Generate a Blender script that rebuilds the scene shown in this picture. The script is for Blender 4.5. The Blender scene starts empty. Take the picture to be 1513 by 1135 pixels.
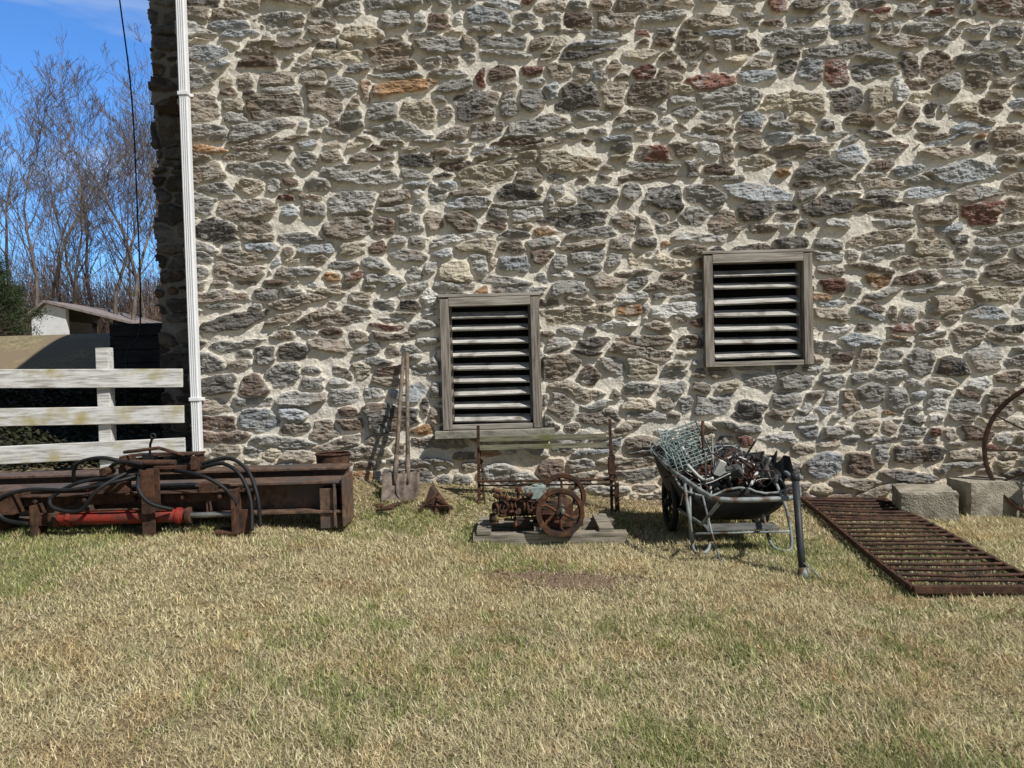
import bpy, bmesh, math, random
import numpy as np
from mathutils import Vector, Matrix, Euler
random.seed(7); rng=np.random.default_rng(11)
D=8.0
# ---------------------------------------------------------------- helpers
def new_mat(name):
    m=bpy.data.materials.new(name); m.use_nodes=True
    nt=m.node_tree; return m,nt,nt.nodes['Principled BSDF']
def noise_mat(name,c1,c2,scale=(8,8,8),rough=0.8,bump=0.3,bscale=60,c3=None,metal=0.0,detail=6,nscale=1.0,lo=.35,hi=.65,c3lo=.55,c3hi=.7,c3scale=2.0,bdist=.01,spec=.25):
    m,nt,b=new_mat(name); N=nt.nodes; L=nt.links
    tc=N.new('ShaderNodeTexCoord'); mp=N.new('ShaderNodeMapping'); mp.inputs['Scale'].default_value=scale
    L.new(tc.outputs['Object'],mp.inputs['Vector'])
    n=N.new('ShaderNodeTexNoise'); n.inputs['Scale'].default_value=nscale; n.inputs['Detail'].default_value=detail; n.inputs['Roughness'].default_value=.65
    L.new(mp.outputs[0],n.inputs['Vector'])
    r=N.new('ShaderNodeValToRGB'); r.color_ramp.elements[0].position=lo; r.color_ramp.elements[1].position=hi
    r.color_ramp.elements[0].color=(*c1,1); r.color_ramp.elements[1].color=(*c2,1)
    L.new(n.outputs['Fac'],r.inputs['Fac']); out=r.outputs['Color']
    if c3:
        n3=N.new('ShaderNodeTexNoise'); n3.inputs['Scale'].default_value=c3scale; n3.inputs['Detail'].default_value=5
        L.new(tc.outputs['Object'],n3.inputs['Vector'])
        r3=N.new('ShaderNodeValToRGB'); r3.color_ramp.elements[0].position=c3lo; r3.color_ramp.elements[1].position=c3hi
        L.new(n3.outputs['Fac'],r3.inputs['Fac'])
        mx=N.new('ShaderNodeMixRGB'); mx.inputs[2].default_value=(*c3,1)
        L.new(r3.outputs['Color'],mx.inputs[0]); L.new(out,mx.inputs[1]); out=mx.outputs[0]
    L.new(out,b.inputs['Base Color']); b.inputs['Roughness'].default_value=rough; b.inputs['Metallic'].default_value=metal
    b.inputs['Specular IOR Level'].default_value=spec
    if bump>0:
        n2=N.new('ShaderNodeTexNoise'); n2.inputs['Scale'].default_value=bscale/ max(scale) ; n2.inputs['Detail'].default_value=6
        L.new(mp.outputs[0],n2.inputs['Vector'])
        bp=N.new('ShaderNodeBump'); bp.inputs['Strength'].default_value=bump; bp.inputs['Distance'].default_value=bdist
        L.new(n2.outputs['Fac'],bp.inputs['Height']); L.new(bp.outputs[0],b.inputs['Normal'])
    return m
def attr_mat(name,rough=.85,bump=0.4,bscales=(45,),trans=0,mult=0.25,bdist=.01):
    m,nt,b=new_mat(name); N=nt.nodes; L=nt.links
    a=N.new('ShaderNodeAttribute'); a.attribute_name='Col'
    b.inputs['Roughness'].default_value=rough; b.inputs['Specular IOR Level'].default_value=.2
    out=a.outputs['Color']
    if mult:
        tc=N.new('ShaderNodeTexCoord'); n=N.new('ShaderNodeTexNoise'); n.inputs['Scale'].default_value=70; n.inputs['Detail'].default_value=8; n.inputs['Roughness'].default_value=.7
        L.new(tc.outputs['Object'],n.inputs['Vector'])
        mr=N.new('ShaderNodeMapRange'); mr.inputs[1].default_value=.3; mr.inputs[2].default_value=.7; mr.inputs[3].default_value=1-mult; mr.inputs[4].default_value=1+mult
        L.new(n.outputs['Fac'],mr.inputs[0])
        mx=N.new('ShaderNodeVectorMath'); mx.operation='SCALE'; L.new(out,mx.inputs[0]); L.new(mr.outputs[0],mx.inputs['Scale']); out=mx.outputs[0]
        if bump:
            n2=N.new('ShaderNodeTexNoise'); n2.inputs['Scale'].default_value=bscales[0]; n2.inputs['Detail'].default_value=10; n2.inputs['Roughness'].default_value=.65
            L.new(tc.outputs['Object'],n2.inputs['Vector'])
            bp=N.new('ShaderNodeBump'); bp.inputs['Strength'].default_value=bump; bp.inputs['Distance'].default_value=bdist
            L.new(n2.outputs['Fac'],bp.inputs['Height']); L.new(bp.outputs[0],b.inputs['Normal'])
    L.new(out,b.inputs['Base Color'])
    if trans:
        t=N.new('ShaderNodeBsdfTranslucent'); L.new(out,t.inputs['Color'])
        ms=N.new('ShaderNodeMixShader'); ms.inputs[0].default_value=trans
        L.new(b.outputs[0],ms.inputs[1]); L.new(t.outputs[0],ms.inputs[2]); L.new(ms.outputs[0],N['Material Output'].inputs['Surface'])
    return m
def link(o,parent=None):
    bpy.context.scene.collection.objects.link(o)
    if parent: o.parent=parent
    return o
def empty(name):
    e=bpy.data.objects.new(name,None); e.empty_display_size=.2; return link(e)
def np_mesh(name,V,F,mat,col=None,smooth=False,parent=None):
    me=bpy.data.meshes.new(name); V=np.ascontiguousarray(V,dtype=np.float32); F=np.ascontiguousarray(F,dtype=np.int32)
    me.vertices.add(len(V)); me.vertices.foreach_set('co',V.ravel())
    me.loops.add(F.size); me.loops.foreach_set('vertex_index',F.ravel())
    me.polygons.add(len(F)); me.polygons.foreach_set('loop_start',np.arange(len(F),dtype=np.int32)*F.shape[1])
    me.polygons.foreach_set('use_smooth',np.full(len(F),smooth))
    me.update(calc_edges=True)
    if col is not None:
        ca=me.color_attributes.new('Col','FLOAT_COLOR','POINT')
        c=np.ones((len(V),4),dtype=np.float32); c[:,:3]=col; ca.data.foreach_set('color',c.ravel())
    me.materials.append(mat)
    return link(bpy.data.objects.new(name,me),parent)
class MB:
    def __init__(s): s.v=[];s.f=[];s.m=[];s.s=[]
    def add(s,vs,fs,mi,sm=False):
        o=len(s.v); s.v.extend([tuple(v) for v in vs]); s.f.extend([tuple(o+i for i in f) for f in fs]); s.m.extend([mi]*len(fs)); s.s.extend([sm]*len(fs))
    def box(s,c,sz,mi=0,R=None):
        c=Vector(c); vs=[]
        for x in(-.5,.5):
            for y in(-.5,.5):
                for z in(-.5,.5):
                    p=Vector((x*sz[0],y*sz[1],z*sz[2]))
                    if R is not None: p=R@p
                    vs.append(c+p)
        s.add(vs,[(0,1,3,2),(4,6,7,5),(0,4,5,1),(2,3,7,6),(0,2,6,4),(1,5,7,3)],mi)
    def beam(s,p0,p1,w,h,mi=0,up=(0,0,1)):
        p0=Vector(p0);p1=Vector(p1);d=(p1-p0).normalized(); sd=d.cross(Vector(up)).normalized(); u=sd.cross(d)
        vs=[p+sd*a*w/2+u*b*h/2 for p in(p0,p1) for a,b in((-1,-1),(1,-1),(1,1),(-1,1))]
        s.add(vs,[(0,1,2,3),(7,6,5,4),(0,4,5,1),(1,5,6,2),(2,6,7,3),(3,7,4,0)],mi)
    def tube(s,pts,r,mi=0,n=8,closed=False,rs=None,caps=True):
        pts=[Vector(p) for p in pts]; k=len(pts)
        T=[]
        for i in range(k):
            a=pts[(i-1)%k] if (closed or i>0) else pts[i]; b=pts[(i+1)%k] if (closed or i<k-1) else pts[i]
            T.append((b-a).normalized())
        ref=Vector((0,0,1)) if abs(T[0].z)<.9 else Vector((1,0,0))
        u=T[0].cross(ref).normalized(); vs=[]
        for i in range(k):
            u=(u-T[i]*u.dot(T[i])).normalized(); w=T[i].cross(u); rr=rs[i] if rs else r
            for j in range(n):
                a=2*math.pi*j/n; vs.append(pts[i]+u*rr*math.cos(a)+w*rr*math.sin(a))
        fs=[]
        for i in range(k if closed else k-1):
            i2=(i+1)%k
            for j in range(n):
                j2=(j+1)%n; fs.append((i*n+j,i*n+j2,i2*n+j2,i2*n+j))
        if caps and not closed:
            fs.append(tuple(range(n))[::-1]); fs.append(tuple((k-1)*n+j for j in range(n)))
        s.add(vs,fs,mi,True)
    def cyl(s,a,b,r,mi=0,n=16): s.tube([a,b],r,mi,n)
    def spline(s,pts,r,mi=0,n=8,sub=8,closed=False):
        P=[Vector(p) for p in pts]; k=len(P); out=[]
        for i in range(k if closed else k-1):
            if closed: p0,p1,p2,p3=P[(i-1)%k],P[i],P[(i+1)%k],P[(i+2)%k]
            else: p0,p1,p2,p3=P[max(i-1,0)],P[i],P[i+1],P[min(i+2,k-1)]
            for j in range(sub):
                t=j/sub; out.append(.5*((2*p1)+(p2-p0)*t+(2*p0-5*p1+4*p2-p3)*t*t+(3*p1-p0-3*p2+p3)*t**3))
        if not closed: out.append(P[-1])
        s.tube(out,r,mi,n,closed)
    def band(s,c,ax,R1,R2,w,mi=0,n=40):
        c=Vector(c);ax=Vector(ax).normalized(); ref=Vector((0,0,1)) if abs(ax.z)<.9 else Vector((1,0,0)); u=ax.cross(ref).normalized(); v=ax.cross(u)
        vs=[];fs=[]
        for i in range(n):
            a=2*math.pi*i/n; d=u*math.cos(a)+v*math.sin(a)
            vs+= [c+d*R1-ax*w/2,c+d*R2-ax*w/2,c+d*R2+ax*w/2,c+d*R1+ax*w/2]
        for i in range(n):
            j=(i+1)%n
            for q in range(4): q2=(q+1)%4; fs.append((i*4+q,i*4+q2,j*4+q2,j*4+q))
        s.add(vs,fs,mi)
    def ring(s,c,ax,R,r,mi=0,n=32,m=8):
        c=Vector(c);ax=Vector(ax).normalized(); ref=Vector((0,0,1)) if abs(ax.z)<.9 else Vector((1,0,0)); u=ax.cross(ref).normalized(); v=ax.cross(u)
        s.tube([c+(u*math.cos(2*math.pi*i/n)+v*math.sin(2*math.pi*i/n))*R for i in range(n)],r,mi,m,True)
    def spokes(s,c,ax,R0,R1,k,r,mi=0,ph=0,curve=0):
        c=Vector(c);ax=Vector(ax).normalized(); ref=Vector((0,0,1)) if abs(ax.z)<.9 else Vector((1,0,0)); u=ax.cross(ref).normalized(); v=ax.cross(u)
        for i in range(k):
            a=2*math.pi*i/k+ph; P=[]
            for t in (0,.33,.66,1):
                aa=a+curve*math.sin(math.pi*t); P.append(c+(u*math.cos(aa)+v*math.sin(aa))*(R0+(R1-R0)*t))
            s.tube(P,r,mi,6)
    def prism(s,pts,vec,mi=0):
        P=[Vector(p) for p in pts]; v=Vector(vec); n=len(P)
        s.add(P+[p+v for p in P],[tuple(range(n))[::-1],tuple(range(n,2*n))]+[(i,(i+1)%n,n+(i+1)%n,n+i) for i in range(n)],mi)
    def obj(s,name,mats,bevel=0,parent=None,solid=0):
        me=bpy.data.meshes.new(name); me.from_pydata(s.v,[],s.f)
        me.polygons.foreach_set('material_index',s.m); me.polygons.foreach_set('use_smooth',s.s)
        for m in mats: me.materials.append(m)
        me.update(); o=link(bpy.data.objects.new(name,me),parent)
        if solid: 
            md=o.modifiers.new('s','SOLIDIFY'); md.thickness=solid; md.offset=0
        if bevel:
            md=o.modifiers.new('b','BEVEL'); md.width=bevel; md.segments=2; md.limit_method='ANGLE'; md.angle_limit=math.radians(50)
        return o
# numpy noise
_lat=rng.random((256,256))
def vn(x,z,s,seed=0):
    x=x/s+seed*17.31+1000; z=z/s+seed*9.77+1000
    xi=np.floor(x).astype(np.int64); zi=np.floor(z).astype(np.int64); fx=x-xi; fz=z-zi
    fx=fx*fx*(3-2*fx); fz=fz*fz*(3-2*fz)
    a=_lat[xi%256,zi%256]; b=_lat[(xi+1)%256,zi%256]; c=_lat[xi%256,(zi+1)%256]; d=_lat[(xi+1)%256,(zi+1)%256]
    return (a*(1-fx)+b*fx)*(1-fz)+(c*(1-fx)+d*fx)*fz
def fbm(x,z,s,seed=0,o=4,g=.5):
    t=0;a=1;n=0
    for i in range(o): t=t+a*vn(x,z,s,seed+i*3.3); n+=a; a*=g; s=s*.5
    return t/n
def ss(x,a,b):
    t=np.clip((x-a)/(b-a),0,1); return t*t*(3-2*t)
# ---------------------------------------------------------------- terrain
def gz(x,y):
    x=np.asarray(x,float); y=np.asarray(y,float)
    B=np.interp(x,[-9,-2.6,0,3,5,9],[.32,.2,.0,0,-.07,-.12])*np.clip((y-1.5)/4,0,1)
    W=np.interp(x,[-3.3,-.78,1.33,3.8,7],[.5,.29,.06,-.02,-.1])
    g=B+(W-B)*ss(y,6.5,8.0)
    g=g+1.85*ss(y,9.3,15.0)+.6*ss(y,15,32)+5*ss(y,45,150)
    g=g+(fbm(x,y,1.3,5)-.5)*.05*np.clip(1-(y-8)/3,0,1)
    return g
def gzs(x,y): return float(gz(np.array([x]),np.array([y]))[0])
def seg(*a):
    r=[]
    for (s,e,n) in a: r.append(np.linspace(s,e,n,endpoint=False))
    return np.concatenate(r+[np.array([a[-1][1]])])
gx=seg((-500,-60,14),(-60,-12,40),(-12,9,190),(9,60,20),(60,500,12)); gy=seg((-200,-6,14),(-6,1,20),(1,9,100),(9,20,60),(20,60,40),(60,700,20))
GX,GY=np.meshgrid(gx,gy); GZ=gz(GX,GY)
nx,ny=len(gx),len(gy)
idx=np.arange(nx*ny).reshape(ny,nx)
F=np.stack([idx[:-1,:-1],idx[:-1,1:],idx[1:,1:],idx[1:,:-1]],-1).reshape(-1,4)
ground_mat=noise_mat('lawn_soil',(.14,.12,.06),(.33,.27,.15),scale=(14,14,14),rough=.95,bump=.6,bscale=40,c3=(.21,.16,.10),c3scale=1.1,c3lo=.45,c3hi=.62,bdist=.02)
np_mesh('ground',np.stack([GX,GY,GZ],-1).reshape(-1,3),F,ground_mat,smooth=True)
# ---------------------------------------------------------------- barn wall (rubble stone)
barn=empty('stone_barn')
wins=[(-.21,1.53,1.02,1.345),(2.55,2.0,1.11,1.14)]   # cx,cz,w,h
st=.009
X0,X1,Z0,Z1=-3.96,6.9,-.4,6.6
xs=np.arange(X0,X1,st); zs=np.arange(Z0,Z1,st)
X,Z=np.meshgrid(xs,zs)
wx=X+(fbm(X,Z,.22,1,5,.58)-.5)*.14; wz=Z+(fbm(X,Z,.22,8,5,.58)-.5)*.09+(vn(X,Z,.7,9)-.5)*.06
seeds=[]
z=Z0-.1
while z<Z1+.2:
    h=random.choice([.09,.12,.15,.17,.19,.21,.24,.27])
    x=X0-.3+random.random()*.2
    while x<X1+.3:
        w=min(max(random.lognormvariate(math.log(.32),.45),.10),.72)
        if x<-2.95 and h>.12: w=max(w,.42)
        hh=h*random.uniform(.7,1.25); cz=z+h/2+random.uniform(-.32,.32)*h+.06*math.sin(x*1.7+z*3)
        if h>=.18 and random.random()<.45 and x>-3:
            f=random.uniform(.35,.65)
            seeds.append((x+w/2+random.uniform(-.02,.02),z+h*f/2,w/2,h*f/2)); seeds.append((x+w/2+random.uniform(-.08,.08),z+h*(f+1)/2,w/2*random.uniform(.7,1.1),h*(1-f)/2))
        else: seeds.append((x+w/2,cz,w/2,hh/2))
        x+=w
    z+=h
F1=np.full(X.shape,9.0);F2=np.full(X.shape,9.0);ID=np.zeros(X.shape,int)
for i,(sx,sz,a,b) in enumerate(seeds):
    R=2.4; ix0=max(int((sx-a*R-.06-X0)/st),0);ix1=min(int((sx+a*R+.06-X0)/st),len(xs)); iz0=max(int((sz-b*R-.06-Z0)/st),0);iz1=min(int((sz+b*R+.06-Z0)/st),len(zs))
    if ix1<=ix0 or iz1<=iz0: continue
    sl=(slice(iz0,iz1),slice(ix0,ix1)); th=random.gauss(0,.13); c,s_=math.cos(th),math.sin(th)
    dx=wx[sl]-sx; dz=wz[sl]-sz; u=np.abs(dx*c+dz*s_)/a; v=np.abs(-dx*s_+dz*c)/b
    p=random.choice([1.6,2.0,2.8,4.2]); d=(u**p+v**p)**(1/p)
    f1=F1[sl];f2=F2[sl];idd=ID[sl]
    m1=d<f1; m2=(~m1)&(d<f2)
    f2[m1]=f1[m1]; f1[m1]=d[m1]; idd[m1]=i; f2[m2]=d[m2]
S=np.array(seeds); n=len(S)
A=S[ID,2];Bb=S[ID,3]; gm=np.sqrt(A*Bb)
e=np.minimum((F2-F1)*gm*.5,(1.26-F1)*gm*.8)
gap=.0035+.018*fbm(X,Z,.35,20,3)
mask=ss(e,gap,gap+.007)
dome=np.clip((e-gap)/.028,0,1)**.5
r=rng.random((n,8))
dx=X-S[ID,0]; dz=Z-S[ID,1]
rid=np.abs(fbm(X,Z*2.2,.18,30,5,.58)-.5)*2
rough=fbm(X,Z*2.0,.07,40,4,.6)-.5
fac=vn(X+r[ID,5]*9,Z*1.5+r[ID,6]*9,.10,50); fac2=vn(X+r[ID,4]*7,Z*2.5+r[ID,3]*9,.045,51)
Hs=.024+r[ID,0]*.040+np.clip(dx*(r[ID,1]-.5)*.36,-.022,.022)+np.clip(dz*(r[ID,2]-.33)*.55,-.02,.024)+rough*.030-rid*.025+np.floor(fac*3)/3*.020+np.floor(fac2*2)/2*.006
Hm=.004+(fbm(X,Z,.10,60,5,.6)-.5)*.030+(fbm(X,Z,.5,61,2)-.5)*.012
H=Hm*(1-mask)+np.maximum(Hs*(.48+.52*dome),Hm-.004)*mask
# palette
pal=np.array([(.325,.315,.29),(.26,.25,.23),(.25,.215,.175),(.29,.25,.20),(.40,.355,.275),(.115,.105,.095),(.31,.325,.335),(.18,.095,.075),(.29,.18,.10),(.165,.125,.10),(.50,.49,.46)])
pr=np.array([.21,.17,.16,.13,.07,.075,.08,.028,.028,.07,.03]); pr/=pr.sum()
pick=rng.choice(len(pal),n,p=pr); cs=pal[pick]*(.70+.52*rng.random((n,1)))
C=cs[ID]
streak=fbm(X+r[ID,3]*5,Z*2.4+r[ID,4]*5,.12,70,5,.7)
C=C*(.40+1.25*streak)[...,None]
li=ss(fbm(X,Z,.11,80,5,.68),.55,.67)*.5
C=C*(1-li[...,None])+np.array((.48,.465,.43))*li[...,None]
rb=ss(fbm(X,Z,.2,90,5,.65),.57,.71)*.4
C=C*(1-rb[...,None])+np.array((.24,.165,.11))*rb[...,None]
dk=ss(fbm(X,Z*1.6,.09,97,5,.68),.57,.71)*.42
C=C*(1-dk[...,None])+np.array((.085,.078,.07))*dk[...,None]
mc=np.array((.65,.605,.52))*(.76+.44*fbm(X,Z,.2,95,5,.65))[...,None]
low=ss(-Z,-.9,-.3)*.4
mc=mc*(1-low[...,None])+np.array((.52,.41,.25))*low[...,None]
C=C*mask[...,None]+mc*(1-mask[...,None])
# setback strip on the far left
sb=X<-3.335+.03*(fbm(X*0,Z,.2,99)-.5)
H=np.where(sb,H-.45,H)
C=np.where(sb[...,None],C*np.array((.30,.30,.31)),C)      # shadow on the setback, painted into its stone colour
for (cx,cz,w,h) in wins:
    near=(np.abs(X-cx)<w/2+.03)&(np.abs(Z-cz)<h/2+.03); H=np.where(near,np.minimum(H,.02),H)
V=np.stack([X,D-H,Z],-1).reshape(-1,3)
nz,nxx=X.shape; idx=np.arange(nz*nxx).reshape(nz,nxx)
keep=np.ones((nz-1,nxx-1),bool); Xc=X[:-1,:-1];Zc=Z[:-1,:-1]
for (cx,cz,w,h) in wins: keep&=~((np.abs(Xc-cx)<w/2-.03)&(np.abs(Zc-cz)<h/2-.03))
rows=np.floor(Zc/.23+.3*np.sin(Zc)); jag=np.sin(rows*12.9898)*43758.5; jag=jag-np.floor(jag)
keep&=Xc>(-3.87+jag*.07+.02*fbm(Xc,Zc,.06,3))
F=np.stack([idx[:-1,:-1],idx[:-1,1:],idx[1:,1:],idx[1:,:-1]],-1)[keep]
stone_mat=attr_mat('rubble_stone_and_mortar',rough=.9,bump=.6,bscales=(38,),mult=.30,bdist=.012)
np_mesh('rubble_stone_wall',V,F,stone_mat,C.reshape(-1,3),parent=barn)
dark_mat=noise_mat('dark_interior',(.006,.006,.006),(.012,.011,.010),bump=0)
side_mat=noise_mat('plain_fieldstone',(.12,.11,.10),(.36,.32,.26),scale=(5,5,9),rough=.9,bump=.8,bscale=30)
roof_mat=noise_mat('barn_roof_metal',(.12,.12,.12),(.2,.19,.18),scale=(2,2,2),rough=.6,bump=.1)
b=MB()
b.box((-3.57,14.32,3.0),(.36,11.6,7.2),0); b.box((12,8.5,3.0),(10.4,.7,7.2),0); b.box((17,14.2,3.0),(.4,11.4,7.2),0); b.box((6.8,20.1,3),(20.5,.3,7.2),0)
b.prism([(-3.75,8.5,6.6),(-3.75,20,6.6),(-3.75,14,9.8)],(.3,0,0),0)
b.obj('side_walls',[side_mat],parent=barn)
b=MB(); b.prism([(-4.05,7.75,6.60),(-4.05,14,9.95),(-4.05,20.3,6.6),(-4.05,20.3,6.75),(-4.05,14,10.1),(-4.05,7.75,6.75)],(21.5,0,0),0)
b.obj('gable_roof',[roof_mat],parent=barn)
# windows
wood_h=noise_mat('weathered_board_h',(.11,.092,.074),(.40,.365,.315),scale=(3,60,60),rough=.9,bump=.6,bscale=60,lo=.3,hi=.62,bdist=.006)
wood_v=noise_mat('weathered_board_v',(.07,.055,.045),(.37,.33,.28),scale=(60,60,3),rough=.9,bump=.6,bscale=60,lo=.3,hi=.68,bdist=.006)
slat_m=noise_mat('louver_slat',(.17,.155,.13),(.56,.54,.50),scale=(4,50,50),rough=.9,bump=.4,bscale=60,lo=.32,hi=.62,bdist=.004,c3=(.16,.14,.115),c3scale=6,c3lo=.52,c3hi=.68)
sillm=noise_mat('stone_sill',(.17,.16,.13),(.33,.31,.25),scale=(8,8,14),rough=.95,bump=.8,bscale=40)
def window(cx,cz,w,h,ns,sill):
    b=MB(); f=.09; yf=7.905
    b.box((cx-w/2+f/2,yf+.07,cz),(f,.16,h),1); b.box((cx+w/2-f/2,yf+.07,cz),(f,.16,h),1)
    b.box((cx,yf+.072,cz+h/2-f/2+.012),(w-2*f-.002,.17,f),0); b.box((cx,yf+.075,cz-h/2+.025),(w-2*f-.002,.15,.05),0)
    b.box((cx,yf+.06,cz+h/2+.03),(w+.03,.15,.03),0,Euler((0,.004,0)).to_matrix())
    for sx in(-1,1): b.box((cx+sx*(w/2-f-.012),yf+.12,cz),(.022,.08,h-.14),1)
    z0=cz-h/2+.06; z1=cz+h/2-f; sp=(z1-z0)/ns
    for i in range(ns):
        zz=z0+sp*(i+.40)+random.uniform(-.008,.008)
        R=Euler((math.radians(31+random.uniform(-5,5)),random.uniform(-.014,.014),0)).to_matrix()
        b.box((cx,yf+.095,zz),(w-2*f-.05,.12,.022),2,R)
    b.box((cx,8.34,cz),(w+.1,.04,h+.1),3)
    for sx in(-1,1): b.box((cx+sx*(w/2+.02),8.2,cz),(.04,.26,h),3)
    b.box((cx,8.2,cz+h/2+.02),(w,.26,.04),3); b.box((cx,8.2,cz-h/2-.02),(w,.26,.04),3)
    if sill: b.box((cx+.02,7.93,cz-h/2-.045),(w+.2,.24,.075),4)
    b.obj('louvered_window',[wood_h,wood_v,slat_m,dark_mat,sillm],bevel=.004,parent=barn)
window(*wins[0],9,True); window(*wins[1],7,False)
# downspout
white=noise_mat('white_painted_metal',(.74,.75,.76),(.82,.82,.82),scale=(3,3,3),rough=.4,bump=.05)
b=MB(); xd=-3.245
for k in range(4):
    b.box((xd-.03+.02*k,7.882,3.55),(.012,.075,6.0),0)
b.box((xd,7.89,3.55),(.088,.07,6.0),0)
for zz in (1.25,4.35): b.box((xd,7.885,zz),(.105,.10,.035),0); b.box((xd+.0,7.93,zz),(.15,.02,.03),0)
b.box((xd,7.86,.56),(.10,.10,.12),0,Euler((.5,0,0)).to_matrix())
b.obj('white_downspout',[white],bevel=.003,parent=barn)
# ---------------------------------------------------------------- fence
fw=noise_mat('whitewashed_board',(.30,.28,.24),(.70,.69,.66),scale=(2,45,45),rough=.9,bump=.5,bscale=50,lo=.34,hi=.56,c3=(.40,.34,.15),c3scale=4,c3lo=.52,c3hi=.73,bdist=.005)
b=MB()
for (zl,zr,h) in((1.52,1.47,.19),(1.13,1.10,.18),(.74,.77,.18),(.46,.46,.15)):
    b.beam((-5.4,7.72,zl),(-3.36,7.86,zr),.035,h); b.beam((-9.5,7.6,zl+.06),(-5.42,7.72,zl),.035,h)
for x,y,zt in((-4.16,7.88,1.80),(-6.6,7.82,1.85),(-8.9,7.75,1.9)): b.box((x,y,zt/2+.1),(.13,.11,zt-.2))
b.obj('wooden_fence',[fw],bevel=.006)
# ---------------------------------------------------------------- materials for metals
rust=noise_mat('rust',(.022,.015,.012),(.115,.055,.032),scale=(14,14,14),rough=.85,bump=.5,bscale=80,c3=(.055,.038,.03),c3scale=5,bdist=.006)
rustb=noise_mat('rust_brown_steel',(.045,.030,.023),(.18,.105,.068),scale=(13,13,13),rough=.65,bump=.4,bscale=70,c3=(.08,.065,.058),c3scale=4,c3lo=.48,c3hi=.62,bdist=.005,spec=.45)
rusto=noise_mat('orange_rust',(.030,.018,.014),(.155,.068,.034),scale=(22,22,22),rough=.9,bump=.5,bscale=90,c3=(.04,.028,.022),c3scale=9,c3lo=.48,c3hi=.62,bdist=.005)
black=noise_mat('black_rubber',(.009,.009,.010),(.020,.020,.020),rough=.55,bump=.1)
redp=noise_mat('faded_red_paint',(.25,.030,.02),(.10,.032,.024),scale=(9,9,9),rough=.6,bump=.2,lo=.44,hi=.60)
steel=noise_mat('worn_steel',(.13,.13,.12),(.27,.27,.26),scale=(10,10,10),rough=.5,bump=.1,metal=.5)
gtube=noise_mat('grey_tube',(.13,.145,.14),(.28,.305,.295),scale=(10,10,10),rough=.5,bump=.1,c3=(.10,.06,.035),c3scale=9,c3lo=.55,c3hi=.63)
oldwood=noise_mat('old_timber',(.09,.078,.06),(.36,.32,.25),scale=(4,40,40),rough=.95,bump=.6,bscale=50,bdist=.006)
mossw=noise_mat('mossy_timber',(.08,.078,.05),(.26,.24,.17),scale=(4,40,40),rough=.95,bump=.6,bscale=50,c3=(.13,.14,.05),c3scale=5,bdist=.006)
conc=noise_mat('old_concrete',(.22,.195,.15),(.42,.38,.30),scale=(7,7,7),rough=.95,bump=.9,bscale=60,c3=(.15,.13,.10),c3scale=4,bdist=.014)
teal=noise_mat('teal_wire',(.14,.19,.18),(.30,.36,.34),rough=.5,bump=0)
# ---------------------------------------------------------------- steel beams
def ibeam(x0,x1,y,zt,h,w,yr=0):
    b=MB(); t=.022
    b.beam((x0,y+yr,zt-t/2),(x1,y,zt-t/2),w,t); b.beam((x0,y+yr,zt-h+t/2),(x1,y,zt-h+t/2),w,t); b.beam((x0+.003,y+yr,zt-h/2),(x1-.003,y,zt-h/2),.02,h-2*t)
    return b
b=ibeam(-6.4,-1.46,6.62,.575,.27,.34)
b.box((-1.58,6.62,.34),(.14,.30,.34)); b.box((-1.445,6.62,.40),(.02,.38,.42)); b.box((-5.6,6.62,.2),(.2,.3,.3)); b.box((-1.52,6.455,.37),(.02,.03,.36))
for x in(-2.6,-3.6,-4.6): b.box((x,6.62,.44),(.014,.32,.22))
b.obj('steel_i_beam',[rustb],bevel=.004)
b=ibeam(-6.8,-1.52,7.08,.63,.25,.32)
for xx in(-2.2,-5.0): b.box((xx,7.08,.3),(.16,.3,.3))
b.obj('steel_i_beam',[rustb],bevel=.004)
# log splitter
b=MB()
b.box((-2.93,6.12,.455),(.105,.014,.59)); b.box((-2.93,6.22,.455),(.105,.014,.59)); b.box((-2.93,6.17,.455),(.014,.09,.59)); b.box((-2.93,6.17,.165),(.2,.2,.015))
b.box((-2.92,6.38,.73),(.66,.16,.05)); b.box((-2.62,6.36,.78),(.04,.2,.11)); b.box((-3.2,6.36,.78),(.04,.2,.14)); b.box((-2.86,6.36,.85),(.55,.14,.018))
b.box((-3.0,6.33,.81),(.09,.1,.10),1); b.tube([(-3.0,6.33,.86),(-2.98,6.3,.94),(-2.94,6.26,1.0)],.010,0); b.ring((-2.93,6.25,1.01),(0,1,0),.018,.009,1)
b.tube([(-3.2,6.3,.88),(-2.9,6.28,.91),(-2.7,6.3,.84)],.014,0); b.cyl((-3.12,6.24,.80),(-2.75,6.24,.79),.024,0); b.cyl((-3.3,6.3,.74),(-3.3,6.16,.74),.035,0)
b.box((-3.08,6.3,.50),(1.9,.05,.08)); b.box((-3.08,6.28,.545),(1.9,.12,.012)); b.box((-3.3,6.26,.60),(.3,.1,.09)); b.box((-2.5,6.26,.58),(.12,.1,.08))
b.cyl((-3.70,6.2,.365),(-2.68,6.2,.365),.054,2,24)
for x in(-3.70,-3.6,-2.72,-2.64): b.cyl((x-.018,6.2,.365),(x+.018,6.2,.365),.066,0 if x<-3.65 or x>-2.7 else 2,24)
b.tube([(-3.66,6.16,.43),(-3.2,6.15,.435),(-2.75,6.16,.43)],.010,0,8)
b.cyl((-2.66,6.2,.365),(-2.27,6.2,.365),.022,3)
b.box((-3.8,6.2,.365),(.14,.05,.1)); b.box((-3.86,6.2,.35),(.02,.2,.28))
b.box((-2.25,6.2,.40),(.03,.2,.34)); b.box((-2.2,6.2,.30),(.10,.02,.2)); b.box((-2.32,6.2,.23),(.2,.22,.02))
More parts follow.
